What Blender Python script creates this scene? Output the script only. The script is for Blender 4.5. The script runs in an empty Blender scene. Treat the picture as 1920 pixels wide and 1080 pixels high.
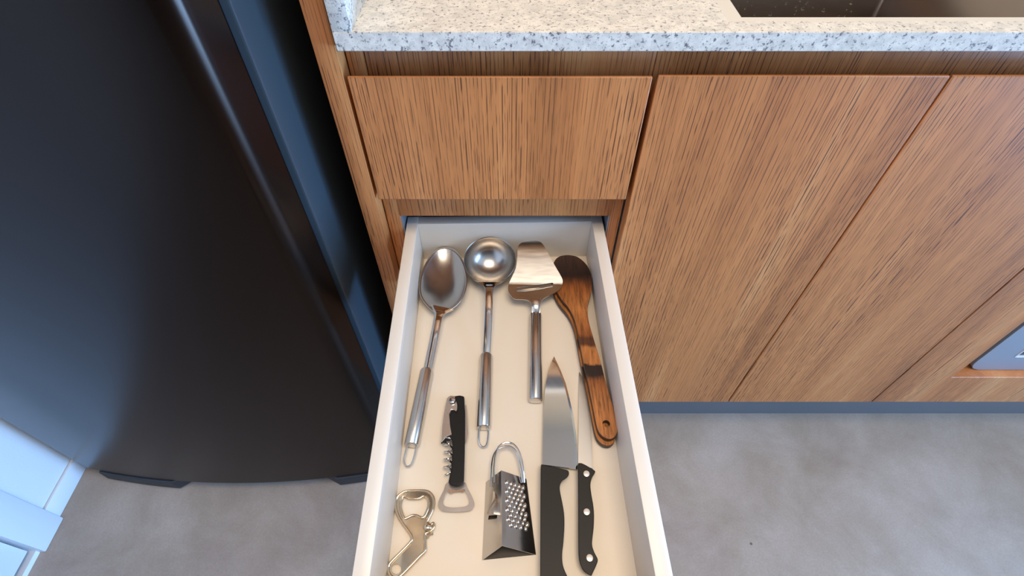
import bpy, bmesh, math, random
from mathutils import Vector, Matrix

random.seed(7)
S = bpy.context.scene
COL = S.collection
PI = math.pi

# ------------------------------------------------------------------ camera, world, lights, exposure
CAM_Y, CAM_H = -0.5, 1.12
FPX = 965.0
PITCH = math.atan(1160.0 / 965.0)
cd = bpy.data.cameras.new('camera'); cam = bpy.data.objects.new('camera', cd); COL.objects.link(cam)
cam.location = (0, CAM_Y, CAM_H); cam.rotation_euler = (PI / 2 - PITCH, 0, 0)
cd.sensor_width = 36; cd.lens = 36 * FPX / 1920; cd.clip_start = 0.01
S.camera = cam
S.view_settings.view_transform = 'Standard'; S.view_settings.look = 'None'
S.view_settings.gamma = 1; S.view_settings.use_curve_mapping = False
S.view_settings.exposure = 0.0
W = bpy.data.worlds.new('world'); S.world = W; W.use_nodes = True
W.node_tree.nodes['Background'].inputs[0].default_value = (0.45, 0.62, 1.0, 1)
W.node_tree.nodes['Background'].inputs[1].default_value = 1.0

def area(name, loc, rot, sx, sy, power, color, spread=180):
    l = bpy.data.lights.new(name, 'AREA'); l.shape = 'RECTANGLE'; l.size = sx; l.size_y = sy
    l.energy = power; l.color = color; l.spread = math.radians(spread)
    o = bpy.data.objects.new(name, l); COL.objects.link(o); o.location = loc; o.rotation_euler = rot
    return o
# daylight of the balcony door in the right wall: soft fill lamp added in front of an added blind, direct through the open low part; warm ceiling lamp
area('soft_fill_daylight', (2.39, -1.15, 1.45), (0, PI / 2, 0), 1.2, 1.7, 56, (0.36, 0.62, 1.0))
area('low_daylight', (2.39, -1.00, 0.40), (0, PI / 2, 0), 0.60, 1.2, 37, (0.24, 0.52, 1.0), 75)
area('ceiling_lamp', (0.15, -0.65, 2.44), (0, 0, 0), 1.0, 0.7, 28, (1.0, 0.82, 0.61))

# ------------------------------------------------------------------ materials
def rgb(r, g, b):
    f = lambda c: c / 12.92 if c <= 0.04045 else ((c + 0.055) / 1.055) ** 2.4
    return (f(r / 255), f(g / 255), f(b / 255), 1)

class Mat:
    def __init__(s, name):
        s.m = bpy.data.materials.new(name); s.m.use_nodes = True
        s.t = s.m.node_tree; s.b = s.t.nodes['Principled BSDF']
    def n(s, kind, **kw):
        x = s.t.nodes.new(kind)
        for k, v in kw.items(): setattr(x, k, v)
        return x
    def l(s, a, b): s.t.links.new(a, b)
    def set(s, **kw):
        for k, v in kw.items(): s.b.inputs[k.replace('_', ' ')].default_value = v
        return s
    def coords(s, scale=(1, 1, 1), rand=False, src='Object'):
        tc = s.n('ShaderNodeTexCoord'); mp = s.n('ShaderNodeMapping'); mp.inputs['Scale'].default_value = scale
        if rand:
            oi = s.n('ShaderNodeObjectInfo'); mu = s.n('ShaderNodeMath', operation='MULTIPLY'); mu.inputs[1].default_value = 37.0
            s.l(oi.outputs['Random'], mu.inputs[0])
            ad = s.n('ShaderNodeVectorMath', operation='ADD')
            s.l(tc.outputs[src], ad.inputs[0]); s.l(mu.outputs[0], ad.inputs[1]); s.l(ad.outputs[0], mp.inputs[0])
        else:
            s.l(tc.outputs[src], mp.inputs[0])
        return mp.outputs[0]
    def noise(s, vec, scale, detail=3, rough=0.5, dist=0.0):
        x = s.n('ShaderNodeTexNoise'); x.inputs['Scale'].default_value = scale; x.inputs['Detail'].default_value = detail
        x.inputs['Roughness'].default_value = rough; x.inputs['Distortion'].default_value = dist
        s.l(vec, x.inputs['Vector']); return x.outputs['Fac']
    def ramp(s, fac, stops, interp='LINEAR'):
        x = s.n('ShaderNodeValToRGB'); cr = x.color_ramp; cr.interpolation = interp
        while len(cr.elements) < len(stops): cr.elements.new(0.5)
        for e, (p, c) in zip(cr.elements, stops):
            e.position = p; e.color = c if len(c) == 4 else (*c, 1)
        s.l(fac, x.inputs[0]); return x.outputs[0]
    def mix(s, fac, a, b, mode='MIX'):
        x = s.n('ShaderNodeMix', data_type='RGBA', blend_type=mode)
        for sock, v in ((x.inputs[0], fac), (x.inputs[6], a), (x.inputs[7], b)):
            if hasattr(v, 'is_output'): s.l(v, sock)
            else: sock.default_value = v
        return x.outputs[2]
    def bump(s, h, strength, dist=0.001):
        x = s.n('ShaderNodeBump'); x.inputs['Strength'].default_value = strength; x.inputs['Distance'].default_value = dist
        s.l(h, x.inputs['Height']); s.l(x.outputs[0], s.b.inputs['Normal'])
    def col(s, sock): s.l(sock, s.b.inputs['Base Color'])

g1 = lambda v: (v, v, v, 1)

def plain(name, c, rough=0.5, metal=0.0, **kw):
    M = Mat(name); M.set(Base_Color=c, Roughness=rough, Metallic=metal, **kw); return M.m

def oak(name):
    M = Mat(name)
    v = M.coords((1, 1, 1), rand=True)
    def stretched(sx, sz):
        mp = M.n('ShaderNodeMapping'); mp.inputs['Scale'].default_value = (sx, sx, sz); M.l(v, mp.inputs[0]); return mp.outputs[0]
    broad = M.noise(stretched(16, 1.0), 1.0, 4, 0.6, 0.5)
    c = M.ramp(broad, [(0.26, rgb(152, 90, 46)), (0.42, rgb(188, 116, 62)), (0.58, rgb(202, 128, 71)), (0.75, rgb(214, 147, 89))])
    fine = M.noise(stretched(150, 2.0), 1.0, 3, 0.6, 0.2)
    c = M.mix(0.45, c, M.ramp(fine, [(0.3, g1(0.78)), (0.65, g1(1.08))]), 'MULTIPLY')
    # open pores: thin broken lines a few millimetres apart, wandering a little, over a faint fleck
    pores = M.noise(stretched(620, 15), 1.0, 2, 0.5, 0.1)
    sx = M.n('ShaderNodeSeparateXYZ'); M.l(v, sx.inputs[0])
    def mth(op, a, b=0.0, c=0.0):
        x = M.n('ShaderNodeMath', operation=op)
        for k, q in enumerate((a, b, c)):
            if hasattr(q, 'is_output'): M.l(q, x.inputs[k])
            else: x.inputs[k].default_value = q
        return x.outputs[0]
    def lines(gap, wob, ws, cut):
        u = mth('ADD', sx.outputs[0], sx.outputs[1])
        u = mth('MULTIPLY_ADD', M.noise(stretched(*ws), 1.0, 2, 0.5), wob, u)
        return M.ramp(mth('MULTIPLY_ADD', mth('SINE', mth('MULTIPLY', u, 2 * PI / gap)), 0.5, 0.5), [(cut, g1(0)), (min(.995, cut + .08), g1(1))])
    l1 = M.mix(1.0, lines(.0050, .014, (45, 1.1), .86), M.ramp(M.noise(stretched(300, 30), 1.0, 1), [(0.42, g1(0.1)), (0.54, g1(1))]), 'MULTIPLY')
    l2 = M.mix(1.0, lines(.0033, .010, (70, 1.6), .88), M.ramp(M.noise(stretched(420, 42), 1.0, 1), [(0.46, g1(0)), (0.58, g1(0.8))]), 'MULTIPLY')
    fleck = M.ramp(pores, [(0.54, g1(0)), (0.72, g1(0.35))])
    pm = M.mix(1.0, M.mix(1.0, l1, l2, 'LIGHTEN'), fleck, 'LIGHTEN')
    zone = M.ramp(M.noise(stretched(14, 0.9), 1.3, 2), [(0.32, g1(0.35)), (0.60, g1(0.95))])
    geo = M.n('ShaderNodeNewGeometry'); sep = M.n('ShaderNodeSeparateXYZ'); M.l(geo.outputs['Normal'], sep.inputs[0])
    ab = M.n('ShaderNodeMath', operation='ABSOLUTE'); M.l(sep.outputs[2], ab.inputs[0])
    side = M.ramp(ab.outputs[0], [(0.5, g1(1)), (0.8, g1(0.15))])       # end-banded top and bottom edges show no open pores
    pf = M.mix(1.0, M.mix(1.0, pm, zone, 'MULTIPLY'), side, 'MULTIPLY')
    c = M.mix(pf, c, rgb(84, 45, 24))
    M.col(c); M.set(Roughness=0.46)
    M.bump(pores, 0.10, 0.0005)
    return M.m

def stone(name):
    M = Mat(name); v = M.coords()
    n1 = M.noise(v, 250, 3, 0.62); n2 = M.noise(v, 90, 3, 0.6); n3 = M.noise(v, 560, 2, 0.5)
    c = M.ramp(n2, [(0.35, rgb(202, 196, 186)), (0.65, rgb(228, 221, 208))])
    c = M.mix(M.ramp(n1, [(0.565, g1(0)), (0.66, g1(0.85))]), c, rgb(72, 72, 86))
    c = M.mix(M.ramp(n3, [(0.62, g1(0)), (0.70, g1(0.55))]), c, rgb(120, 108, 96))
    M.col(c); M.set(Roughness=0.3)
    return M.m

def cement(name):
    M = Mat(name); v = M.coords()
    n1 = M.noise(v, 3.2, 5, 0.6, 0.8); n2 = M.noise(v, 7, 7, 0.7, 0.4); n3 = M.noise(v, 260, 3, 0.6)
    c = M.ramp(n1, [(0.3, rgb(146, 126, 110)), (0.5, rgb(158, 141, 120)), (0.7, rgb(172, 157, 142))])
    c = M.mix(0.4, c, M.ramp(n2, [(0.3, rgb(128, 116, 108)), (0.7, rgb(184, 172, 166))]))
    c = M.mix(0.35, c, M.ramp(n3, [(0.3, g1(0.72)), (0.7, g1(1.15))]), 'MULTIPLY')
    sp = M.n('ShaderNodeTexVoronoi'); sp.inputs['Scale'].default_value = 9; M.l(v, sp.inputs['Vector'])
    c = M.mix(M.ramp(sp.outputs['Distance'], [(0.018, g1(0.8)), (0.028, g1(0))]), c, rgb(60, 52, 48))
    M.col(c); M.set(Roughness=0.42)
    M.bump(n2, 0.15, 0.002)
    return M.m

def plaster(name, c0):
    M = Mat(name); v = M.coords()
    n = M.noise(v, 420, 3, 0.6); M.set(Base_Color=c0, Roughness=0.75); M.bump(n, 0.35, 0.0015)
    return M.m

def steel(name, c, rough, brush=None, amount=0.12):
    M = Mat(name); M.set(Base_Color=c, Metallic=1.0)
    v = M.coords(brush or (60, 60, 60)); n = M.noise(v, 1.0, 3, 0.6)
    mr = M.n('ShaderNodeMapRange'); mr.inputs[3].default_value = rough; mr.inputs[4].default_value = rough + amount
    M.l(n, mr.inputs[0]); M.l(mr.outputs[0], M.b.inputs['Roughness'])
    return M.m

def fridge_coat(name):
    M = Mat(name); M.set(Base_Color=(0.038, 0.027, 0.022, 1), Metallic=1.0, Roughness=0.27, Anisotropic=0.6, Anisotropic_Rotation=0.25)
    # vertical brushing
    tg = M.n('ShaderNodeTangent', direction_type='RADIAL', axis='Z'); M.l(tg.outputs[0], M.b.inputs['Tangent'])
    return M.m

def server_wood(name):
    # stained, scorched spatula: local y runs from the tip (+) to the handle end (-)
    M = Mat(name); v = M.coords()
    tc = M.n('ShaderNodeTexCoord'); sp = M.n('ShaderNodeSeparateXYZ'); M.l(tc.outputs['Object'], sp.inputs[0])
    nz = M.noise(M.coords((420, 34, 420)), 1.0, 4, 0.65, 0.3); nb = M.noise(M.coords((60, 60, 60)), 1.0, 3, 0.6)
    ad = M.n('ShaderNodeMath', operation='MULTIPLY_ADD'); M.l(nb, ad.inputs[0]); ad.inputs[1].default_value = 0.012; M.l(sp.outputs[1], ad.inputs[2])
    mr = M.n('ShaderNodeMapRange'); mr.inputs[1].default_value = -0.160; mr.inputs[2].default_value = 0.160; M.l(ad.outputs[0], mr.inputs[0])
    c = M.ramp(mr.outputs[0], SERVER_STOPS)
    c = M.mix(0.85, c, M.ramp(nz, [(0.34, g1(0.30)), (0.5, g1(0.95)), (0.68, g1(1.4))]), 'MULTIPLY')
    M.col(c); M.set(Roughness=0.42)
    return M.m
amber, light, dark, burnt = rgb(136, 78, 35), rgb(170, 108, 56), rgb(84, 46, 22), rgb(38, 20, 10)
SERVER_STOPS = [(0.0, light), (0.24, light), (0.33, amber), (0.355, burnt), (0.395, burnt), (0.402, light), (0.475, light),
                (0.49, dark), (0.52, dark), (0.535, amber), (0.66, light), (0.78, amber), (0.83, dark), (0.86, burnt), (1.0, rgb(66, 36, 18))]

M_OAK = oak('oak_veneer')
M_STONE = stone('speckled_quartz')
M_LEDGE = plain('honed_quartz', rgb(216, 208, 194), 0.3)
M_FLOOR = cement('microcement')
M_WALL = plaster('rough_plaster', rgb(208, 208, 208))
M_DIM = plain('dark_far_wall', rgb(96, 84, 74), 0.8)  # dimness of the room behind the camera put into this wall's colour
M_CEIL = plain('ceiling_paint', rgb(236, 232, 226), 0.9)
M_WARM_WALL = plaster('warm_tinted_plaster', rgb(240, 224, 198))  # warm light on the back wall put into its colour
M_TRIM = plain('white_lacquer', rgb(208, 209, 212), 0.35)
M_LAM = plain('white_laminate', rgb(226, 217, 205), 0.36)
M_BASE = plain('cream_laminate', rgb(228, 216, 199), 0.36)
M_CARC = plain('grey_laminate', rgb(190, 188, 184), 0.4)
M_PLINTH = plain('grey_plinth', rgb(112, 114, 118), 0.35, 0.3)
M_STEEL = steel('polished_steel', (0.66, 0.63, 0.60, 1), 0.07, None, 0.08)
M_SATIN = steel('satin_steel', (0.60, 0.57, 0.54, 1), 0.16, (700, 12, 700))
M_BLADE = steel('knife_steel', (0.64, 0.61, 0.57, 1), 0.06, (30, 500, 30), 0.04)
M_BOWL = steel('satin_bowl_steel', (0.60, 0.57, 0.54, 1), 0.17, None, 0.10)
M_CUP = steel('ladle_steel', (0.50, 0.465, 0.43, 1), 0.20, None, 0.10)
M_SHEET = steel('scuffed_sheet_steel', (0.64, 0.60, 0.55, 1), 0.16, (40, 300, 40), 0.10)
M_PALE = steel('pale_blade_steel', (0.80, 0.75, 0.68, 1), 0.38, (40, 300, 40), 0.08)  # paler and rougher than the other blade steel
M_OPEN = steel('soft_polished_steel', (0.68, 0.64, 0.60, 1), 0.22, None, 0.08)
M_SHADED = plain('shade_darkened_steel', (0.05, 0.045, 0.04, 1), 0.5, 0.6)  # grater's back sheet: shade of the interior put into its colour
M_NICKEL = steel('nickel_warm_reflection', (0.74, 0.62, 0.46, 1), 0.09, None, 0.08)  # nickel, with its warm reflections put into the base colour
M_SINK = steel('sink_steel', (0.30, 0.26, 0.23, 1), 0.28, (20, 20, 400))
M_BLACK = plain('black_plastic', (0.007, 0.006, 0.006, 1), 0.45, 0.0, Specular_IOR_Level=0.3)
M_GRIP = plain('worn_black_plastic', (0.013, 0.010, 0.008, 1), 0.48, 0.0, Specular_IOR_Level=0.35)
M_GASKET = plain('rubber_gasket', (0.006, 0.006, 0.007, 1), 0.7)
M_FRIDGE = fridge_coat('graphite_coat')
M_BODY = plain('fridge_body_paint', (0.050, 0.066, 0.078, 1), 0.35, 0.3)
M_FOOT = plain('dark_foot_plastic', (0.018, 0.017, 0.017, 1), 0.5)
M_APPL = plain('silver_appliance', rgb(150, 156, 166), 0.35, 0.4)
M_GLASS = plain('dark_glass', (0.006, 0.008, 0.010, 1), 0.05)
M_RIVET = plain('aluminium_rivet', (0.80, 0.74, 0.68, 1), 0.35, 0.6)
M_SERVER = server_wood('scorched_server_wood')
M_EDGE = plain('scorched_edge', rgb(58, 32, 17), 0.5)
M_DROP = plain('water', (0.9, 0.9, 0.9, 1), 0.02, 0.0, Transmission_Weight=1.0, IOR=1.33)

# ------------------------------------------------------------------ mesh helpers
def link(name, bm, mat, parent=None, loc=(0, 0, 0), rotz=0, smooth=35, mats=None):
    me = bpy.data.meshes.new(name)
    bmesh.ops.recalc_face_normals(bm, faces=bm.faces); bm.to_mesh(me); bm.free()
    for m in (mats or [mat]): me.materials.append(m)
    for p in me.polygons: p.use_smooth = True
    me.set_sharp_from_angle(angle=math.radians(smooth))
    o = bpy.data.objects.new(name, me); COL.objects.link(o); o.location = loc; o.rotation_euler = (0, 0, rotz)
    if parent: o.parent = parent
    return o

def thing(name, label, cat, loc=(0, 0, 0), rotz=0, group=None):
    o = bpy.data.objects.new(name, None); COL.objects.link(o); o.location = loc; o.rotation_euler = (0, 0, rotz)
    o.empty_display_size = 0.05; o['label'] = label; o['category'] = cat
    if group: o['group'] = group
    return o

def tag(o, label, cat, group=None):
    o['label'] = label; o['category'] = cat
    if group: o['group'] = group
    return o

def struct(o): o['kind'] = 'structure'; return o

def bevel_mod(o, w, seg=2, ang=40):
    m = o.modifiers.new('bevel', 'BEVEL'); m.width = w; m.segments = seg; m.limit_method = 'ANGLE'; m.angle_limit = math.radians(ang)
    return o

def add_box(bm, x0, x1, y0, y1, z0, z1, bev=0.0):
    r = bmesh.ops.create_cube(bm, size=1.0)
    vs = r['verts']
    for v in vs: v.co = Vector(((x0 + x1) / 2 + v.co.x * (x1 - x0), (y0 + y1) / 2 + v.co.y * (y1 - y0), (z0 + z1) / 2 + v.co.z * (z1 - z0)))
    if bev:
        es = list({e for v in vs for e in v.link_edges})
        bmesh.ops.bevel(bm, geom=es, offset=bev, segments=2, affect='EDGES', profile=0.5, clamp_overlap=True)

def box(*a, bev=0.0):
    bm = bmesh.new(); add_box(bm, *a, bev=bev); return bm

def prism(loops, f0, f1):
    """fill loops[0] minus loops[1:], f0/f1 map a loop point to the 3-D bottom / top position"""
    bm = bmesh.new(); es = []; sets = []
    for lp in loops:
        vs = [bm.verts.new(f1(p)) for p in lp]; sets.append(vs)
        es += [bm.edges.new((vs[i], vs[(i + 1) % len(vs)])) for i in range(len(vs))]
    if len(loops) == 1: bm.faces.new(sets[0])
    else: bmesh.ops.triangle_fill(bm, use_beauty=True, use_dissolve=False, edges=es)
    top = list(bm.faces)
    low = {}
    for lp, vs in zip(loops, sets):
        for p, v in zip(lp, vs): low[v] = bm.verts.new(f0(p))
    for f in top: bm.faces.new([low[v] for v in reversed(f.verts)])
    for vs in sets:
        for i in range(len(vs)):
            a, b = vs[i], vs[(i + 1) % len(vs)]
            try: bm.faces.new((a, b, low[b], low[a]))
            except ValueError: pass
    return bm

def prism_z(loops, z0, z1): return prism(loops, lambda p: Vector((p[0], p[1], z0)), lambda p: Vector((p[0], p[1], z1)))
def prism_y(loops, y0, y1): return prism(loops, lambda p: Vector((p[0], y1, p[1])), lambda p: Vector((p[0], y0, p[1])))

def smooth_loop(pts, n=4, closed=True):
    out = []; m = len(pts)
    rng = range(m) if closed else range(m - 1)
    for i in rng:
        if closed: p = [pts[(i + k - 1) % m] for k in range(4)]
        else: p = [pts[max(0, min(m - 1, i + k - 1))] for k in range(4)]
        for j in range(n):
            t = j / n
            out.append(tuple(0.5 * (2 * p[1][d] + (p[2][d] - p[0][d]) * t + (2 * p[0][d] - 5 * p[1][d] + 4 * p[2][d] - p[3][d]) * t * t
                             + (3 * p[1][d] - p[0][d] - 3 * p[2][d] + p[3][d]) * t ** 3) for d in range(len(p[1]))))
    if not closed: out.append(tuple(pts[-1]))
    return out

def round_poly(pts, r, n=4):
    out = []; m = len(pts)
    for i in range(m):
        p = Vector(pts[i]); a = Vector(pts[i - 1]) - p; b = Vector(pts[(i + 1) % m]) - p
        k = min(r, a.length * 0.45, b.length * 0.45)
        A = p + a.normalized() * k; B = p + b.normalized() * k
        for j in range(n + 1):
            t = j / n; out.append(tuple(A * (1 - t) ** 2 + p * 2 * t * (1 - t) + B * t * t))
    return out

def add_tube(bm, path, rad, res=10, closed=False, caps=True):
    pts = [Vector(p) for p in path]; n = len(pts)
    rads = rad if isinstance(rad, (list, tuple)) else [rad] * n
    rings = []; up = None
    for i in range(n):
        if closed: t = (pts[(i + 1) % n] - pts[i - 1])
        else: t = pts[min(n - 1, i + 1)] - pts[max(0, i - 1)]
        t.normalize()
        if up is None:
            up = Vector((0, 0, 1)) if abs(t.z) < 0.9 else Vector((1, 0, 0))
        up = (up - t * up.dot(t)).normalized(); sd = t.cross(up)
        rings.append([bm.verts.new(pts[i] + (up * math.cos(a) + sd * math.sin(a)) * rads[i]) for a in [2 * PI * k / res for k in range(res)]])
    for i in range(n if closed else n - 1):
        A, B = rings[i], rings[(i + 1) % n]
        for k in range(res): bm.faces.new((A[k], A[(k + 1) % res], B[(k + 1) % res], B[k]))
    if caps and not closed:
        bm.faces.new(list(reversed(rings[0]))); bm.faces.new(rings[-1])

def tube(path, rad, **kw):
    bm = bmesh.new(); add_tube(bm, path, rad, **kw); return bm

def add_bar(bm, path, widths, thick, crown=0.25):
    """flat bar swept along a path, section = rounded slab lying horizontally"""
    pts = [Vector(p) for p in path]; n = len(pts); rings = []
    for i in range(n):
        t = (pts[min(n - 1, i + 1)] - pts[max(0, i - 1)]).normalized()
        sd = t.cross(Vector((0, 0, 1))).normalized(); up = sd.cross(t).normalized()
        w, h = widths[i] / 2, (thick[i] if isinstance(thick, (list, tuple)) else thick) / 2
        sec = [(-w, -h * .5), (-w * .86, -h), (w * .86, -h), (w, -h * .5), (w, h * .5), (w * .86, h), (w * .4, h * (1 + crown)), (-w * .4, h * (1 + crown)), (-w * .86, h), (-w, h * .5)]
        rings.append([bm.verts.new(pts[i] + sd * a + up * b) for a, b in sec])
    k = len(rings[0])
    for A, B in zip(rings, rings[1:]):
        for j in range(k): bm.faces.new((A[j], A[(j + 1) % k], B[(j + 1) % k], B[j]))
    bm.faces.new(list(reversed(rings[0]))); bm.faces.new(rings[-1])

def lathe(prof, res=48, axis_fn=lambda v: v, close=False):
    bm = bmesh.new(); rings = []
    for r, z in prof:
        if r < 1e-6: rings.append([bm.verts.new(axis_fn(Vector((0, 0, z))))])
        else: rings.append([bm.verts.new(axis_fn(Vector((r * math.cos(2 * PI * k / res), r * math.sin(2 * PI * k / res), z)))) for k in range(res)])
    prs = list(zip(rings, rings[1:])) + ([(rings[-1], rings[0])] if close else [])
    for A, B in prs:
        for k in range(res):
            q = (k + 1) % res
            if len(A) == 1 and len(B) == 1: continue
            if len(A) == 1: bm.faces.new((A[0], B[q], B[k]))
            elif len(B) == 1: bm.faces.new((A[k], A[q], B[0]))
            else: bm.faces.new((A[k], A[q], B[q], B[k]))
    return bm

# a point of the photograph brought to the sloping plane z = DRAWER_FLOOR + a + b*y
ZF = 0.548
def ray(px, py):
    u, v = px - 960, py - 540; c, s = math.cos(PITCH), math.sin(PITCH)
    return Vector((u, FPX * c - v * s, -FPX * s - v * c))
def P(px, py, a=0.0, b=0.0):
    r = ray(px, py); t = (ZF + a + b * CAM_Y - CAM_H) / (r.z - b * r.y)
    return Vector((0, CAM_Y, CAM_H)) + r * t
def PL(pts, a=0.0, b=0.0, o=Vector((0, 0, 0))): return [tuple(P(x, y, a, b) - o) for x, y in pts]

# ------------------------------------------------------------------ room shell
XL, XR, YB, YF, ZC = -0.94, 2.4, 0.62, -3.4, 2.45
struct(link('floor', box(XL - .1, XR + .1, YF - .1, YB + .1, -0.08, 0), M_FLOOR))
struct(link('ceiling', box(XL - .1, XR + .1, YF - .1, YB + .1, ZC, ZC + .08), M_CEIL))
struct(link('wall_back', box(XL - .1, XR + .1, YB, YB + .1, 0, ZC), M_WARM_WALL))
struct(link('wall_front', box(XL - .1, XR + .1, YF - .1, YF, 0, ZC), M_DIM))
DOOR_Y0, DOOR_Y1 = -1.05, -0.25
bm = box(XL - .1, XL, DOOR_Y1 + .055, YB, 0, ZC); add_box(bm, XL - .1, XL, YF, DOOR_Y0 - .055, 0, ZC); add_box(bm, XL - .1, XL, DOOR_Y0 - .055, DOOR_Y1 + .055, 2.06, ZC)
struct(link('wall_left', bm, M_WALL))
WY0, WY1, WZ0, WZ1 = -2.05, -0.25, 0.06, 2.15
bm = box(XR, XR + .1, WY1, YB, 0, ZC); add_box(bm, XR, XR + .1, YF, WY0, 0, ZC)
add_box(bm, XR, XR + .1, WY0, WY1, WZ1, ZC); add_box(bm, XR, XR + .1, WY0, WY1, 0, WZ0)
struct(link('wall_right', bm, M_WALL))
bm = bmesh.new()
for y0, y1 in ((WY0, WY0 + .06), (WY1 - .06, WY1), (-1.18, -1.12)): add_box(bm, XR + .02, XR + .08, y0, y1, WZ0, WZ1)
for z0, z1 in ((WZ0, WZ0 + .06), (WZ1 - .06, WZ1)): add_box(bm, XR + .02, XR + .08, WY0, WY1, z0, z1)
win = struct(link('window_1', bm, M_TRIM))
for k in range(30):  # unseen blind, added to keep the direct daylight low
    z = WZ1 - .06 - .04 * k
    struct(link('added_blind_slat', box(XR + .012, XR + .018, WY0 + .01, WY1 - .01, z - .042, z, bev=.001), M_TRIM, win))
# left wall: baseboard, door casing, door leaf
struct(link('baseboard_left', box(XL, XL + .007, DOOR_Y1 + .065, -0.03, 0.0, 0.045, bev=.002), M_TRIM))
bm = box(XL - .1, XL + .016, DOOR_Y1, DOOR_Y1 + .065, 0, 2.10, bev=.003); add_box(bm, XL - .1, XL + .016, DOOR_Y0 - .065, DOOR_Y0, 0, 2.10, bev=.003)
add_box(bm, XL - .1, XL + .016, DOOR_Y0, DOOR_Y1, 2.04, 2.10, bev=.003)
struct(link('trim_1', bm, M_TRIM))
struct(link('door_1', box(XL - .042, XL - .002, DOOR_Y0 + .003, DOOR_Y1 - .003, 0.022, 2.037, bev=.002), M_TRIM))
struct(link('trim_2', box(XL - .1, XL + .004, DOOR_Y0, DOOR_Y1, 0.0, 0.012), M_TRIM))

# ------------------------------------------------------------------ refrigerator
fr = thing('refrigerator', 'tall graphite refrigerator with bowed door between white wall and oak panel', 'refrigerator', (-0.57, 0, 0))
FX0, FX1 = -0.352, 0.335
def bow(x): return -0.13 + 0.30 * x * x
def door_profile():
    def corner(xc, xb, xs):
        C = Vector((xc, bow(xc))); B = Vector((xb, -.055)); p0 = C + (B - C).normalized() * .015; p2 = Vector((xs, bow(xs)))
        return [tuple(B)] + [tuple(p0 * (1 - t / 12) ** 2 + C * 2 * (t / 12) * (1 - t / 12) + p2 * (t / 12) ** 2) for t in range(13)]
    R_ = corner(.322, FX1, .304); L_ = corner(-.339, FX0, -.321)
    mid = [(.304 - .625 * k / 40, bow(.304 - .625 * k / 40)) for k in range(1, 40)]
    return R_ + mid + list(reversed(L_))
for z0, z1 in ((0.042, 1.25), (1.262, 1.80)):
    bevel_mod(link('door', prism_z([door_profile()], z0, z1), M_FRIDGE, fr, smooth=25), .004, 2, 50)
bm = box(FX0 + .012, FX1 - .012, -.056, -.041, .06, 1.235); add_box(bm, FX0 + .012, FX1 - .012, -.056, -.041, 1.275, 1.79)
link('gasket', bm, M_GASKET, fr)
link('body', box(FX0, FX1, -.042, .57, .03, 1.80, bev=.003), M_BODY, fr)
link('kickplate', box(FX0 + .01, FX1 - .01, -.052, -.03, .008, .045), M_FOOT, fr)
def foot(xa, xb, xc):
    # xa outer end, xb inner end at full depth, xc where the inner end tapers back under the door
    n = 10; fp = [(xa + (xb - xa) * k / n, bow(xa + (xb - xa) * k / n) - .004) for k in range(n + 1)]
    lo = fp + [(xc, bow(xc) + .02), (xc, -.06), (xa, -.06)]
    return prism_z([lo], .006, .041)
bevel_mod(link('foot_cover', foot(-.300, -.135, -.105), M_FOOT, fr), .003)
bevel_mod(link('foot_cover', foot(.315, .205, .165), M_FOOT, fr), .003)
for sx in (-.29, .29):
    for y in (-.03, .5): link('foot', tube([(sx, y, 0), (sx, y, .035)], .018, res=12), M_FOOT, fr)

# ------------------------------------------------------------------ oak end panel
def front(x0, x1, z0, z1):
    # flat front whose top edge is cut back at a slant as a finger grip
    pr = [(0, z0), (0, z1), (.0035, z1), (.0205, z1 - .032), (.0205, z0)]
    return prism([pr], lambda p: Vector((x0, p[0], p[1])), lambda p: Vector((x1, p[0], p[1])))
tag(link('end_panel', box(-.194, -.172, 0.0, .60, 0, 2.3, bev=.0012), M_OAK), 'narrow upright oak panel beside the refrigerator', 'panel')

# ------------------------------------------------------------------ base cabinets
H = CAM_H
def zz(d): return H - d
Z_BOT, Z_TOP, Z_CT = zz(.970), zz(.2655), zz(.2345)
Y_FRAME = .022
dc = thing('drawer_cabinet', 'narrow oak drawer cabinet with its middle drawer pulled open', 'cabinet', (-.010, 0, 0))
def L(x): return x + .010
bm = bmesh.new()
add_box(bm, L(-.1705), L(-.1535), Y_FRAME + .002, .58, Z_BOT, Z_CT - .001)
add_box(bm, L(.1365), L(.1475), .085, .58, Z_BOT, Z_CT - .001)
add_box(bm, L(-.1535), L(.1365), .05, .58, Z_BOT, Z_BOT + .016)
add_box(bm, L(-.1535), L(.1365), .564, .58, Z_BOT + .016, Z_CT - .001)
link('carcass', bm, M_CARC, dc)
# oak face frame behind the fronts: stiles, top rail, rail between the two drawers, lower rail
OP_T, OP_B = zz(.4745), zz(.60)
for x0, x1, z0, z1 in ((-.1705, -.1525, Z_BOT, Z_CT - .001), (.1335, .1472, Z_BOT, zz(.4285))):
    link('stile', box(L(x0), L(x1), Y_FRAME, Y_FRAME + .018, z0, z1, bev=.0006), M_OAK, dc)
link('top_rail', box(L(-.1515), L(.1483), Y_FRAME, Y_FRAME + .018, Z_TOP - .05, Z_CT - .001, bev=.0006), M_OAK, dc)
link('middle_rail', box(L(-.1525), L(.1335), Y_FRAME, Y_FRAME + .018, OP_T, zz(.362), bev=.0006), M_OAK, dc)
link('lower_rail', box(L(-.1525), L(.1335), Y_FRAME, Y_FRAME + .018, zz(.70), OP_B, bev=.0006), M_OAK, dc)
for x0, x1 in ((-.1528, -.1505), (.1318, .1338)):
    link('slide', box(L(x0), L(x1), Y_FRAME + .003, .5, OP_T - .06, OP_T - .001), M_APPL, dc)
bevel_mod(link('drawer_front', front(L(-.1680), L(.1433), zz(.4270), Z_TOP), M_OAK, dc), .001)
bevel_mod(link('drawer_front', front(L(-.1680), L(.1433), Z_BOT, zz(.715)), M_OAK, dc), .001)
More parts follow.
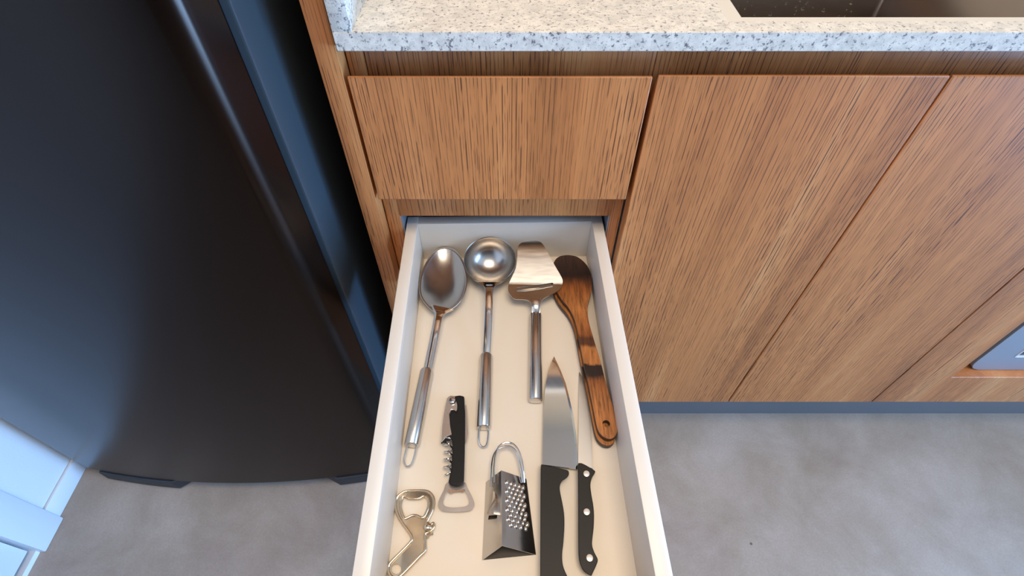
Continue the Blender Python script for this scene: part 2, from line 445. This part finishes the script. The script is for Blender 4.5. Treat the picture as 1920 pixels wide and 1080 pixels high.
# the open drawer (its own axis swings 1.3 degrees), children are its sub-parts
DA = math.radians(1.35)
HW, WT, DL = .1385, .0155, .470
ZD0, ZD1 = ZF - .012, H - .5
dr = link('drawer', box(-HW + WT - .001, HW - WT + .001, -DL, 0.001, ZD0, ZF), M_BASE, dc, (L(-.0100), .036, 0), DA)
for s in (-1, 1):
    x0, x1 = sorted((s * HW, s * (HW - WT)))
    link('side_panel', box(x0, x1, -DL, WT, ZD0 - .004, ZD1, bev=.0008), M_LAM, dr)
link('back_panel', box(-HW + WT, HW - WT, 0, WT, ZD0 - .004, ZD1 - .0005, bev=.0006), M_LAM, dr)
link('front_panel', box(-.1575, .1575, -DL - .0205, -DL, zz(.68), zz(.470), bev=.0012), M_OAK, dr)
link('inner_front', box(-HW + WT, HW - WT, -DL, -DL + WT, ZD0, ZD1 - .0005, bev=.0006), M_LAM, dr)

sc_ = thing('sink_cabinet', 'double oak base cabinet under the sink, two flat doors', 'cabinet', (.447, 0, 0))
def L2(x): return x - .447
bm = bmesh.new()
add_box(bm, L2(.149), L2(.165), .06, .58, Z_BOT, Z_CT - .001); add_box(bm, L2(.729), L2(.7435), Y_FRAME + .002, .58, Z_BOT, Z_CT - .001)
add_box(bm, L2(.165), L2(.729), Y_FRAME + .002, .58, Z_BOT, Z_BOT + .016); add_box(bm, L2(.165), L2(.729), .564, .58, Z_BOT + .016, Z_CT - .001)
link('carcass', bm, M_CARC, sc_)
link('top_rail', box(L2(.1487), L2(.7435), Y_FRAME, Y_FRAME + .018, Z_TOP - .05, Z_CT - .0012, bev=.0006), M_OAK, sc_)
bevel_mod(link('door', front(L2(.1492), L2(.4457), Z_BOT, Z_TOP + .0012), M_OAK, sc_), .001)
bevel_mod(link('door', front(L2(.4485), L2(.7424), Z_BOT, Z_TOP + .0012), M_OAK, sc_), .001)

ac = thing('appliance_cabinet', 'oak housing cabinet with a cutout around the silver appliance', 'cabinet', (1.045, 0, 0))
def L3(x): return x - 1.045
AX0, AX1, AZ0, AZ1 = .845, 1.315, zz(.870), zz(.47)
bm = bmesh.new()
add_box(bm, L3(.7455), L3(.762), Y_FRAME + .002, .58, Z_BOT, Z_CT - .001); add_box(bm, L3(1.33), L3(1.345), Y_FRAME + .002, .58, Z_BOT, Z_CT - .001)
add_box(bm, L3(.762), L3(1.33), Y_FRAME, .58, AZ0 - .016, AZ0); add_box(bm, L3(.762), L3(1.33), Y_FRAME, .58, AZ1 + .02, AZ1 + .036)
add_box(bm, L3(.762), L3(1.33), .564, .58, AZ0, AZ1 + .02)
link('carcass', bm, M_CARC, ac)
link('niche_floor', box(L3(.77), L3(1.325), .0195, .30, AZ0 - .015, AZ0 + .0006), M_OAK, ac)
link('top_rail', box(L3(.7437), L3(1.345), Y_FRAME, Y_FRAME + .018, Z_TOP - .05, Z_CT - .0011, bev=.0006), M_OAK, ac)
lo = [(L3(.7448), Z_BOT), (L3(1.345), Z_BOT), (L3(1.345), Z_TOP + .0012), (L3(.7448), Z_TOP + .0012)]
hi = [(L3(AX0), AZ0), (L3(AX1), AZ0), (L3(AX1), AZ1), (L3(AX0), AZ1)]
bm = prism_y([lo, hi], 0.0, .0205)
for v in bm.verts:
    if v.co.y > .01 and v.co.z > Z_TOP: v.co.z -= .032
bevel_mod(link('front_panel', bm, M_OAK, ac), .0012)

tag(link('plinth', box(-.171, 1.345, .048, .064, 0, Z_BOT - .001), M_PLINTH), 'long grey plinth board under the oak cabinets', 'plinth')

# ------------------------------------------------------------------ built-in appliance
mw = thing('microwave', 'silver grey appliance with dark glass set in the oak cutout', 'appliance', (1.085, 0, 0))
def L4(x): return x - 1.085
bx0, bx1, bz0, bz1 = L4(.880), L4(1.300), AZ0 + .0015, AZ1 - .008
link('body', box(bx0 + .006, bx1 - .006, .03, .42, bz0 + .001, bz1 - .004, bev=.004), M_FOOT, mw)
outer = round_poly([(bx0, bz0), (bx1, bz0), (bx1, bz1), (bx0, bz1)], .030, 8)
wx0, wx1, wz0, wz1 = L4(.938), L4(1.20), zz(.823), zz(.53)
inner = round_poly([(wx0, wz0), (wx1, wz0), (wx1, wz1), (wx0, wz1)], .004, 3)
bevel_mod(link('front_frame', prism_y([outer, inner], .0160, .033), M_APPL, mw), .003, 3)
w2 = [(wx0 + .003, wz0 + .003), (wx1 - .003, wz0 + .003), (wx1 - .003, wz1 - .003), (wx0 + .003, wz1 - .003)]
bevel_mod(link('window_trim', prism_y([inner, w2], .0150, .022), M_TRIM, mw), .0006)
link('window_glass', box(wx0 + .003, wx1 - .003, .019, .023, wz0 + .003, wz1 - .003), M_GLASS, mw)

# ------------------------------------------------------------------ countertop and sink
ct = thing('countertop', 'speckled quartz worktop with a raised edge at the left', 'countertop', (.4, 0, 0))
def L5(x): return x - .4
CZ0, CZ1, CY0 = Z_CT, zz(.2161), -.010
SX0, SX1, SY0, SY1 = .225, .640, .027, .450
EX0, EY0 = .2082, .0139
def rect(x0, x1, y0, y1): return [(x0, y0), (x1, y0), (x1, y1), (x0, y1)]
bm = prism_z([rect(L5(-.168), L5(1.345), CY0, .618), rect(L5(EX0), L5(SX1 + .0168), EY0, SY1 + .014)], CZ0, CZ1)
bevel_mod(link('slab', bm, M_STONE, ct), .0009)
bm = bmesh.new(); d = .0022
add_box(bm, L5(EX0), L5(SX1 + .0168), EY0, SY0, CZ0, CZ1 - d); add_box(bm, L5(EX0), L5(SX0), SY0, SY1, CZ0, CZ1 - d)
add_box(bm, L5(SX1), L5(SX1 + .0168), SY0, SY1, CZ0, CZ1 - d); add_box(bm, L5(EX0), L5(SX1 + .0168), SY1, SY1 + .014, CZ0, CZ1 - d)
link('sink_ledge', bm, M_LEDGE, ct)
link('upstand', box(L5(-.168), L5(-.1495), CY0 + .0002, .62, CZ1 - .0005, CZ1 + .10, bev=.0008), M_STONE, ct)

sk = thing('sink', 'brushed steel sink basin sunk into the quartz worktop', 'sink', (.43, .24, CZ0))
def L6(x): return x - .43
a, b_, c0, c1 = L6(SX0) - .002, L6(SX1) + .002, .044 - .24, SY1 - .24 + .002
def rr(x0, x1, y0, y1, r): return round_poly([(x0, y0), (x1, y0), (x1, y1), (x0, y1)], r, 5)
bm = bmesh.new(); rings = []
for off, z, r in ((.0, -.0005, .008), (.0, -.17, .008), (.004, -.188, .010), (.018, -.20, .016), (.10, -.204, .04)):
    rings.append([bm.verts.new((x, y, z)) for x, y in rr(a + off, b_ - off, c0 + off, c1 - off, r)])
for A, B in zip(rings, rings[1:]):
    for k in range(len(A)): bm.faces.new((A[k], A[(k + 1) % len(A)], B[(k + 1) % len(A)], B[k]))
bm.faces.new(rings[-1])
basin = link('basin', bm, M_SINK, sk)
sm = basin.modifiers.new('solid', 'SOLIDIFY'); sm.thickness = .001; sm.offset = 1
link('drain', lathe([(0, -.2025), (.028, -.2025), (.040, -.2015), (.042, -.2035)], 32), M_STEEL, sk)
bm = bmesh.new()
for k in range(70):
    x = L6(random.uniform(.36, .60)); z = random.uniform(-.19, -.10); r = random.choice((.0012, .0016, .002, .0028))
    bmesh.ops.create_icosphere(bm, subdivisions=1, radius=r, matrix=Matrix.Translation((x, c1 - .0006, z)) @ Matrix.Diagonal((1, .5, 1.1, 1)))
dp = link('water_drops', bm, M_DROP, sk); dp['kind'] = 'stuff'

# ------------------------------------------------------------------ utensils in the drawer
def item(name, label, cat, px, py, group=None):
    o = P(px, py, 0); return thing(name, label, cat, o, 0, group), Vector(o)

def lv(p, o): return Vector(p) - o

# ---- serving spoon
t, o = item('serving_spoon', 'large steel serving spoon with oval bowl beside the left drawer wall', 'spoon', 810, 660)
RZ = .016; SPB = .10; SPA = RZ - SPB * P(822, 590, RZ).y      # the bowl tips up towards the drawer's back
out = [(833, 462), (843, 463), (851, 466.5), (859, 474), (865, 483), (871, 497), (874.5, 511), (876, 526), (874, 541), (869, 556), (861, 568), (850, 578), (838, 584),
       (826, 588), (812, 584), (801, 574.5), (792, 563), (786.5, 550), (785.5, 534), (788, 517), (793, 503), (801, 488), (810, 474), (821, 465)]
out = smooth_loop([tuple(P(x, y, SPA, SPB)) for x, y in out], 3)
cx = sum(p[0] for p in out) / len(out); cy = sum(p[1] for p in out) / len(out) + .004
bm = bmesh.new(); rings = []
ctr = Vector((cx, cy, ZF + SPA + SPB * cy)); NR = 14
for i in range(NR + 1):
    r = 1 - i / NR
    ring = []
    for p in out:
        q = Vector(p) * r + ctr * (1 - r)
        q.z = ZF + SPA + SPB * q.y - .0135 * (1 - r ** 2.3) - (0.0006 if r < 1 else 0)
        ring.append(bm.verts.new(q - o))
    rings.append(ring)
    if i == NR - 1: break
for A, B in zip(rings, rings[1:]):
    for k in range(len(A)): bm.faces.new((A[k], A[(k + 1) % len(A)], B[(k + 1) % len(A)], B[k]))
bm.faces.new(rings[-1])
ob = link('bowl', bm, M_BOWL, t, smooth=60)
m = ob.modifiers.new('solid', 'SOLIDIFY'); m.thickness = .0011; m.offset = 0
bm = bmesh.new()
path = [P(829, 576, RZ + .0002), P(825, 585, RZ + .0004), P(821.5, 596, RZ + .0005), P(817, 620, RZ - .001), P(810, 655, .0115), P(801.5, 696, .0085)]
path = [Vector(p) for p in smooth_loop([tuple(p) for p in path], 4, False)]
n = len(path); wd = [(.030 if i < 2 else .0225 if i < 4 else .017 if i < 6 else .0115 + .0005 * (i / n)) for i in range(n)]
wd = [.034, .031, .027, .023, .0185, .0155, .0135, .0118] + [.0112] * (n - 8)
add_bar(bm, [p - o for p in path], wd, [.0016] * 5 + [.0026] * 4 + [.0038] * (n - 9), .35)
link('stem', bm, M_STEEL, t, smooth=50)
A, B = P(801, 692, .0085), P(771.5, 836, .0085)
def tube_handle(A, B, r, o, t, loop_px=None, name='handle'):
    d = (B - A).normalized(); L_ = (B - A).length
    prof = [(0, r * .55), (.0008, r * .8), (.0022, r * .93), (.004, r), (L_ - .0012, r), (L_ - .0004, r * .95), (L_, r * .86)]
    link(name, tube([A + d * s - o for s, _ in prof], [q for _, q in prof], res=24), M_SATIN, t, smooth=40)
tube_handle(A, B, .0083, o, t)
def wire_loop(pts, rad, o): return tube(smooth_loop([tuple(p - o) for p in pts], 6, False), rad, res=8)
link('hanging_loop', wire_loop([P(764.5, 832, .008), P(760.5, 848, .0075), P(757.5, 863, .006), P(760.5, 873, .005), P(766, 874.5, .005), P(772, 869, .0055), P(777, 855, .007), P(781, 835, .008)], .0011, o), M_STEEL, t)

# ---- ladle
t, o = item('ladle', 'steel soup ladle with round cup between spoon and cheese slicer', 'ladle', 915, 640)
tilt = math.radians(16)
cen = P(918.5, 487, .0372); R = .0362
rot = Matrix.Rotation(tilt, 3, 'X')
prof = []
N = 16
for i in range(N + 1):
    a_ = (PI / 2) * i / N
    prof.append((R * math.sin(a_) if i else 0, -.0335 * math.cos(a_)))
prof += [(R + .0006, .0005), (R + .0009, -.0003)]
for i in range(N - 1, -1, -1):
    a_ = (PI / 2) * i / N
    prof.append(((R + .0009) * math.sin(a_) if i else 0, -.0347 * math.cos(a_) - .0001))
link('cup', lathe(prof, 64, lambda v: rot @ v + cen - o), M_CUP, t, smooth=50)
rim = [P(918, 530, .0275), P(917.5, 538, .0285), P(917, 552, .0285), P(916.5, 580, .0255), P(914.5, 625, .0175), P(912, 668, .0088)]
path = [Vector(p) for p in smooth_loop([tuple(p) for p in rim], 4, False)]
n = len(path); bm = bmesh.new()
add_bar(bm, [p - o for p in path], [.034, .028, .021, .0165, .0142, .0125, .0112, .0105, .0102] + [.0100] * (n - 9), [.0016] * 4 + [.003] * (n - 4), .35)
link('stem', bm, M_STEEL, t, smooth=50)
tube_handle(P(912, 664, .0083), P(907, 803, .0083), .0083, o, t)
link('hanging_loop', wire_loop([P(899, 800, .008), P(897.5, 815, .007), P(898, 828, .006), P(902, 836.5, .0055), P(908, 838, .0055), P(913, 833, .006), P(915.5, 819, .007), P(916, 800, .008)], .0011, o), M_STEEL, t)

# ---- cheese slicer
t, o = item('cheese_slicer', 'steel cheese slicer lying with its blade across the wooden spatula', 'cheese slicer', 1003, 600)
def rise_f(y):          # the sheet climbs gently up to the slot, steeply behind it, and levels out at the tip
    if y < -.074: return .0213 + .62 * (y + .074)
    if y < -.036: return .0228 + .04 * (y + .036)
    if y < .010: return .0228 + .40 * (y + .036)
    return .0412 + .40 * (y - .010) - 8.0 * (y - .010) ** 2
def SP(px, py):
    h_ = .02
    for _ in range(12): h_ = rise_f(P(px, py, h_).y)
    return P(px, py, h_)
pl = smooth_loop([(978, 455), (990, 452.2), (1003, 451), (1012, 453), (1019.5, 460), (1028, 475), (1041, 499), (1053, 520), (1055, 530), (1051, 540.5), (1042, 548),
       (1027, 555.5), (1018, 560.5), (1013.5, 567), (1012, 577), (1011.5, 588), (998.5, 588), (998, 577), (995.5, 568), (988, 562.5), (977, 561.2), (965, 560.5), (957.5, 554),
       (953, 545), (953.5, 534), (959, 521), (967, 503), (970, 482), (971, 463)], 3)
slot = [(968, 540.5), (969.5, 538.8), (1033, 530.3), (1037, 530.5), (1037.6, 532), (1036, 533.6), (972, 542.4), (968.5, 542)]
bm = bmesh.new(); es = []
for lp in (pl, slot):
    vs = [bm.verts.new((*SP(*p).xy, 0)) for p in lp]; es += [bm.edges.new((vs[i], vs[(i + 1) % len(vs)])) for i in range(len(vs))]
bmesh.ops.triangle_fill(bm, use_beauty=True, use_dissolve=False, edges=es)
for k in range(46):
    bmesh.ops.bisect_plane(bm, geom=bm.verts[:] + bm.edges[:] + bm.faces[:], plane_co=(0, -.09 + k * .0027, 0), plane_no=(0, 1, 0))
bmesh.ops.dissolve_edges(bm, edges=[e for e in bm.edges if len(e.link_faces) == 2 and abs(e.verts[0].co.y - e.verts[1].co.y) > 1e-6], use_verts=False)
for v in bm.verts: v.co = Vector((v.co.x, v.co.y, ZF + rise_f(v.co.y))) - o
ob = link('blade', bm, M_SHEET, t, smooth=40)
m = ob.modifiers.new('solid', 'SOLIDIFY'); m.thickness = .0011; m.offset = -1
m = ob.modifiers.new('split', 'EDGE_SPLIT'); m.split_angle = math.radians(35)
def sl(p, dz=0): return SP(*p) + Vector((0, 0, dz)) - o
lip = [(967, 540), (1037.5, 530.2), (1038.5, 534), (1036, 537), (1010, 542), (985, 545.6), (969, 545.6)]
ld = dict(zip(lip, (-.0030, -.0030, -.0008, .0010, .0012, .0012, .0008)))
bm = prism([lip], lambda p: sl(p, ld[p] - .0008), lambda p: sl(p, ld[p]))
link('cutting_edge', bm, M_STEEL, t)
bm = bmesh.new()
add_bar(bm, [sl((1005, 558), .001), sl((1005, 568), .0012), sl((1005, 580), .0008), P(1004.7, 592, .0110) - o], [.014, .0105, .0098, .0098], [.0012, .0022, .0032, .0036], .5)
link('neck', bm, M_SHEET, t, smooth=50)
tube_handle(P(1004.5, 587, .0100), P(1004, 752, .0085), .0083, o, t)

# ---- two wooden spatulas stacked
up = [(1061, 477.5), (1072, 478), (1084, 481.5), (1096, 491), (1104, 502), (1109, 518), (1110, 532), (1108.5, 547), (1104, 563), (1101.8, 578), (1103.6, 598.6), (1109.7, 622), (1118, 650), (1126.5, 678),
      (1138, 723), (1150, 763), (1156.5, 795), (1157.5, 808), (1154, 817), (1146, 822), (1137, 821), (1128, 815), (1121, 804), (1116, 783), (1110, 752), (1101, 708), (1092, 668), (1085.5, 633), (1078, 600), (1067, 577),
      (1053, 560), (1043, 543), (1037, 522), (1036, 503), (1040, 488), (1049, 480)]
def spatula(px, py, label, dz, shift, hole):
    t, o = item('wooden_spatula', label, 'spatula', 1098, 650)
    t.location = t.location + Vector((0, 0, dz))
    loop = [tuple(p) for p in smooth_loop([(P(x, y, .020) - o).xy for x, y in up], 3)]
    loop = [(x + shift[0], y + shift[1]) for x, y in loop]
    loops = [loop]
    hc = P(1137, 793.5, .020) - o
    loops.append([(hc.x + shift[0] + .0042 * math.cos(k * PI / 8), hc.y + shift[1] + .0042 * math.sin(k * PI / 8)) for k in range(16)])
    bm = prism_z(loops, 0, .0078)
    bm.faces.ensure_lookup_table(); bm.normal_update()
    ob = link('body', bm, None, t, smooth=40, mats=[M_SERVER, M_EDGE])
    for p in ob.data.polygons:
        if abs(p.normal.z) < .5: p.material_index = 1
    bevel_mod(ob, .0012, 2, 50); ob.modifiers['bevel'].material = 0
    return t
spatula(0, 0, 'scorched wooden spatula lying on top of its twin, hole in the handle', .0114, (0, 0), True)
spatula(0, 0, 'darker wooden spatula showing only its edge underneath the other one', .0035, (-.0016, -.0045), False)

# ---- corkscrew
t, o = item('corkscrew', "black handled waiter's corkscrew with bare steel worm and bottle opener end", 'corkscrew', 855, 850)
hd = [(852, 743), (862, 741.5), (870.5, 743.5), (872, 775), (872, 800), (871.5, 850), (870, 904), (863, 909.5), (854, 911), (845, 909.5), (840.5, 905), (843, 893), (846, 877), (848, 850), (848, 824), (846.5, 808),
      (843.5, 794), (842.5, 778), (846, 769.5), (852, 768.5), (855.5, 772), (857.5, 766), (857, 757), (854, 749)]
def zt(h): return h
bm = prism([hd], lambda p: P(p[0], p[1], .004) - o, lambda p: P(p[0], p[1], .015) - o)
bevel_mod(link('handle', bm, M_BLACK, t), .0016, 3, 50)
lev = [(838.5, 746), (844, 742), (853, 742.5), (857, 749), (858.5, 760), (857.5, 770), (853, 777), (849, 775.5), (852, 769), (846, 768), (843, 776), (845, 800), (848, 815), (838, 818), (829, 829), (826.5, 829), (829, 800), (833, 772)]
bm = prism([lev], lambda p: P(p[0], p[1], .007) - o, lambda p: P(p[0], p[1], .0125) - o)
bevel_mod(link('lever', bm, M_OPEN, t), .0006)
bm = bmesh.new(); q = P(837, 824, .010) - o
cl = smooth_loop([(827, 833), (829, 824), (836, 818), (846, 816.5), (848, 820), (842, 823), (845, 827), (837, 827), (838, 832), (831, 830)], 2)
bm = prism([cl], lambda p: P(p[0], p[1], .006) - o, lambda p: P(p[0], p[1], .0115) - o)
link('lever_claw', bm, M_BLACK, t)
rc = P(848, 750, .0152) - o
link('rivet', lathe([(0, .0012), (.0022, .0012), (.0036, .0007), (.004, -.0015)], 20, lambda v: v + rc), M_STEEL, t)
bl = [(872, 759), (874.5, 760), (875.5, 775), (876.5, 790), (877.5, 812), (875, 827), (871, 834)]
bm = prism([bl], lambda p: P(p[0], p[1], .008) - o, lambda p: P(p[0], p[1], .0095) - o)
link('foil_blade', bm, M_OPEN, t)
A, B = P(841, 820, .0085), P(838.5, 893, .0085)
ax = (B - A).normalized(); sd = ax.cross(Vector((0, 0, 1))).normalized(); upv = sd.cross(ax)
hp = []
for i in range(111):
    u = i / 110; a_ = u * 5.2 * 2 * PI; r = .0040 * min(1, (1 - u) * 9 + .25)
    hp.append(A + (B - A) * u + (sd * math.cos(a_) + upv * math.sin(a_)) * r - o)
link('worm', tube(hp, [.0012 * min(1, (110 - i) / 12 + .2) for i in range(111)], res=8), M_STEEL, t)
oo = smooth_loop([(839.5, 904), (870, 903.5), (876, 914), (883, 927), (888.5, 940), (889, 948), (885, 955), (878, 958.2), (866, 959.5), (852, 960), (838, 959.5), (829, 958), (823, 952), (821.5, 945), (824, 935), (832, 919)], 3)
oi = smooth_loop([(840, 917), (845, 919.5), (855, 921.5), (866, 919), (870, 917), (874, 924), (879, 936), (879.5, 944), (874, 949), (862, 951), (848, 951.5), (836, 949.5), (831, 944), (832, 936), (836, 926)], 3)
bm = prism([oo, oi], lambda p: P(p[0], p[1], .0035) - o, lambda p: P(p[0], p[1], .0062) - o)
bevel_mod(link('bottle_opener', bm, M_OPEN, t), .0009, 2)
tb = [(839, 921.5), (843, 918.5), (866, 917), (871, 919), (869, 923), (864, 921.5), (850, 922.5), (845, 926)]
link('opener_tab', prism([tb], lambda p: P(p[0], p[1], .004) - o, lambda p: P(p[0], p[1], .0072) - o), M_STEEL, t)

# ---- cast bottle opener
t, o = item('bottle_opener', 'warm toned metal bottle opener with bent handle, in the front left corner', 'bottle opener', 770, 1000)
ho = smooth_loop([(752, 925.5), (762, 921), (780, 920), (798, 920.5), (807, 925), (812.5, 934), (813, 946), (810, 958), (804, 970), (800, 979), (803, 981.5), (808, 984), (812, 981), (813.5, 986), (809, 995), (802, 998.5), (797, 1002),
      (796.8, 1016), (796.5, 1033), (788, 1042), (768, 1063), (752, 1079), (742, 1084), (733, 1080.5), (728, 1071), (729, 1060), (738, 1049), (755, 1032), (770, 1016), (772, 1007), (765, 995), (755, 982), (746, 966), (741.5, 950), (743, 935)], 3)
hi_ = smooth_loop([(754, 933), (760, 930.5), (765, 934), (772, 935), (786, 934.5), (792, 931), (797, 930.5), (802, 934.5), (804, 944), (802, 955), (796, 968), (792, 971), (787, 969.5), (780, 966.5), (772, 967), (764, 971), (758, 972), (753.5, 962), (750.5, 948)], 3)
hh = [(742.7 + 9.5 * math.cos(k * PI / 10), 1067 + 9.5 * math.sin(k * PI / 10)) for k in range(20)]
bm = prism([ho, hi_, hh], lambda p: P(p[0], p[1], .0012) - o, lambda p: P(p[0], p[1], .0042) - o)
bevel_mod(link('plate', bm, M_NICKEL, t), .0008, 2)
bm = bmesh.new()
add_tube(bm, [P(x, y, .0042) - o for x, y in ho], .0016, res=8, closed=True)
add_tube(bm, [P(x, y, .0042) - o for x, y in hi_], .0015, res=8, closed=True)
link('rim', bm, M_NICKEL, t, smooth=60)
bm = bmesh.new(); q = P(802, 989, .006) - o
bmesh.ops.create_uvsphere(bm, u_segments=20, v_segments=12, radius=.0048, matrix=Matrix.Translation(q) @ Matrix.Diagonal((1.05, 1.0, .8, 1)))
link('knob', bm, M_NICKEL, t, smooth=60)
add = [(797, 1000), (806, 998), (812, 998), (812, 1003), (806, 1004), (803, 1010), (798, 1010)]
link('prong', prism([add], lambda p: P(p[0], p[1], .001) - o, lambda p: P(p[0], p[1], .0032) - o), M_NICKEL, t)

# ---- small triangular grater
t, o = item('grater', 'small three-sided steel grater with wire loop handle, near the front', 'grater', 955, 970)
BL, BR, TL, TR = P(904, 1050, .0006), P(1005, 1040, .0006), P(911, 904, .0006), P(987, 898, .0006)
RB, RT = P(941, 1023, .027), P(940, 882, .027)
n_left = ((RT - BL).cross(RB - BL)).normalized()
def lerp(a, b, u): return a + (b - a) * u
def face_pt(A0, A1, B0, B1, u, v): return lerp(lerp(A0, A1, u), lerp(B0, B1, u), v)      # u across, v from bottom to top
def sheet(A0, A1, B0, B1, holes=(), th=.0007, nu=1):
    nrm = ((A1 - A0).cross(B0 - A0)).normalized()
    outer = [(0, 0), (1, 0), (1, 1), (0, 1)]
    return prism([outer, *holes], lambda p: face_pt(A0, A1, B0, B1, *p) - nrm * th - o, lambda p: face_pt(A0, A1, B0, B1, *p) - o)
ztop = TR + Vector((0, 0, .0))
# left face has a long slicing slot, right face the rasp holes
slot = [(.24, .455), (.74, .385), (.76, .43), (.27, .502)]
link('slicing_face', sheet(BL, RB, TL, RT, [slot]), M_SATIN, t, smooth=20)
link('rasp_face', sheet(RB, BR, RT, TR), M_SATIN, t, smooth=20)
link('back_face', sheet(BR, BL, TR, TL, th=-.0007), M_SHADED, t, smooth=20)
bm = bmesh.new()
nl = ((RB - BL).cross(TL - BL)).normalized()
lipo = [(.34, .506), (.74, .438), (.80, .60), (.62, .76), (.50, .80), (.52, .68), (.44, .58)]
rise = {0: .004, 1: .004, 2: .0025, 3: .0006, 4: .0002, 5: .001, 6: .0025}
idx = {p: rise[i] for i, p in enumerate(lipo)}
bm = prism([lipo], lambda p: face_pt(BL, RB, TL, RT, *p) - o, lambda p: face_pt(BL, RB, TL, RT, *p) + nl * idx[p] - o)
link('slicing_lip', bm, M_STEEL, t, smooth=60)
nr = ((BR - RB).cross(RT - RB)).normalized(); du = (BR - RB).normalized(); dv = (RT - RB).normalized()
bm = bmesh.new(); teeth = 0
for row in range(10):
    v = .855 - row * .062
    odd = row % 2
    for k in range(5 if not odd else 4):
        u = .20 + (k + (.5 if odd else 0)) * .155 + (.02 if row > 6 else 0)
        c = face_pt(RB, BR, RT, TR, u, v)
        mt = Matrix((du, dv, nr)).transposed().to_4x4(); mt.translation = c - o
        r = bmesh.ops.create_uvsphere(bm, u_segments=10, v_segments=6, radius=.0025, matrix=mt @ Matrix.Diagonal((.8, 1.25, .75, 1)))
        teeth += 1
gt = link('rasp_teeth', bm, M_STEEL, t, smooth=60); gt['kind'] = 'stuff'
bm = bmesh.new()
w1 = smooth_loop([tuple(P(x, y, h_) - o) for x, y, h_ in ((927, 905, .020), (926.5, 885, .020), (927.5, 868, .019), (930, 850, .018), (937, 836, .018), (950, 829.5, .018), (964, 834, .018), (974, 849, .017), (980, 873, .015), (983, 905, .010))], 4, False)
w2_ = smooth_loop([tuple(P(x, y, h_) - o) for x, y, h_ in ((919.5, 912, .012), (921.5, 890, .013), (922.5, 868, .013), (927, 851, .013), (936, 841, .0135), (951, 836.5, .0135), (963, 841, .0135), (971, 855, .012), (976, 877, .010), (980, 905, .006))], 4, False)
add_tube(bm, w1, .0011, res=8); add_tube(bm, w2_, .0011, res=8)
link('wire_handle', bm, M_STEEL, t)

# ---- knives
def knife_blade(stations, z_s, z_e, o, bev=.14):
    """stations: (spine xy, edge xy) pixel pairs from the heel to the tip"""
    bm = bmesh.new(); rings = []
    for (sx, sy), (ex, ey) in stations:
        Sp, Ep = P(sx, sy, z_s), P(ex, ey, z_s)
        w = (Ep - Sp).length; Bp = Ep + (Sp - Ep) * min(.9, (.0026 / max(w, .0001)) if bev else 0)
        ring = [Vector((Sp.x, Sp.y, ZF + z_s)), Vector((Bp.x, Bp.y, ZF + z_s - .0004)), Vector((Ep.x, Ep.y, ZF + z_e)), Vector((Bp.x, Bp.y, ZF + z_e - .0006)), Vector((Sp.x, Sp.y, ZF + z_s - .0019))]
        rings.append([bm.verts.new(p - o) for p in ring])
    for A, B in zip(rings, rings[1:]):
        for k in range(5): bm.faces.new((A[k], A[(k + 1) % 5], B[(k + 1) % 5], B[k]))
    bm.faces.new(rings[0]); bm.faces.new(list(reversed(rings[-1])))
    return bm
t, o = item('chef_knife', 'wide bladed chef knife with plain black handle beside the grater', 'knife', 1040, 880)
st = [((1017.5, 871), (1083, 879.5)), ((1017.8, 855), (1083.2, 862)), ((1018.3, 815), (1081.0, 817)), ((1019.3, 775), (1075, 777)), ((1021, 740), (1067, 742)), ((1024, 716), (1060.5, 717)),
      ((1028, 697), (1053, 698)), ((1033, 682), (1046.5, 683)), ((1037, 672), (1041.5, 673)), ((1038.8, 668), (1039.6, 668.5))]
link('blade', knife_blade(st, .0085, .0076, o), M_BLADE, t, smooth=8)
kh = smooth_loop([(1014.5, 872.5), (1020, 872), (1045, 877), (1060, 880.5), (1066, 883.5), (1066.5, 890), (1062.5, 896), (1054, 902), (1050, 910), (1050, 921), (1054, 941), (1057.5, 962), (1058.3, 985), (1056.5, 1015), (1054, 1040), (1055.5, 1060),
      (1063, 1079), (1072, 1094), (1074, 1104), (1066, 1110), (1045, 1112), (1022, 1111), (1014.5, 1106), (1013, 1090), (1013, 1030), (1013.2, 960), (1013.6, 900)], 3)
bm = prism([kh], lambda p: P(p[0], p[1], .0012) - o, lambda p: P(p[0], p[1], .0165) - o)
bevel_mod(link('handle', bm, M_GRIP, t), .0052, 4, 50)
t, o = item('paring_knife', 'narrow knife with three rivets in its black handle, right of the wider one', 'knife', 1097, 900)
st = [((1084, 871), (1112, 878)), ((1084.2, 855), (1111.5, 860)), ((1084.5, 820), (1110, 823)), ((1084.8, 780), (1106.5, 782)), ((1085, 745), (1102, 747)), ((1085.2, 722), (1097.5, 724)), ((1085.5, 706), (1092.5, 708)), ((1086, 697), (1087.3, 698))]
link('blade', knife_blade(st, .0034, .0026, o), M_PALE, t, smooth=8)
ph = smooth_loop([(1084, 872), (1086.5, 868.3), (1093, 869.5), (1105, 876), (1115, 882.5), (1115.3, 887), (1110, 896), (1107, 908), (1108.5, 925), (1112, 945), (1113.8, 965), (1113, 990), (1110.5, 1012), (1110.5, 1024), (1115, 1037), (1120.8, 1049),
      (1118, 1060), (1111, 1075), (1108.5, 1079.5), (1103, 1077), (1094, 1070), (1088, 1058), (1085, 1042), (1084.3, 1015), (1084.2, 960), (1083.8, 900)], 3)
bm = prism([ph], lambda p: P(p[0], p[1], .0006) - o, lambda p: P(p[0], p[1], .013) - o)
bevel_mod(link('handle', bm, M_GRIP, t), .0020, 3, 50)
for x, y in ((1099.7, 888), (1100.2, 959.5), (1105.7, 1046)):
    c = P(x, y, .013) - o
    link('rivet', lathe([(0, .0003), (.0028, .0003), (.0033, .0001), (.0034, -.003)], 24, lambda v, c=c: v + c), M_RIVET, t)
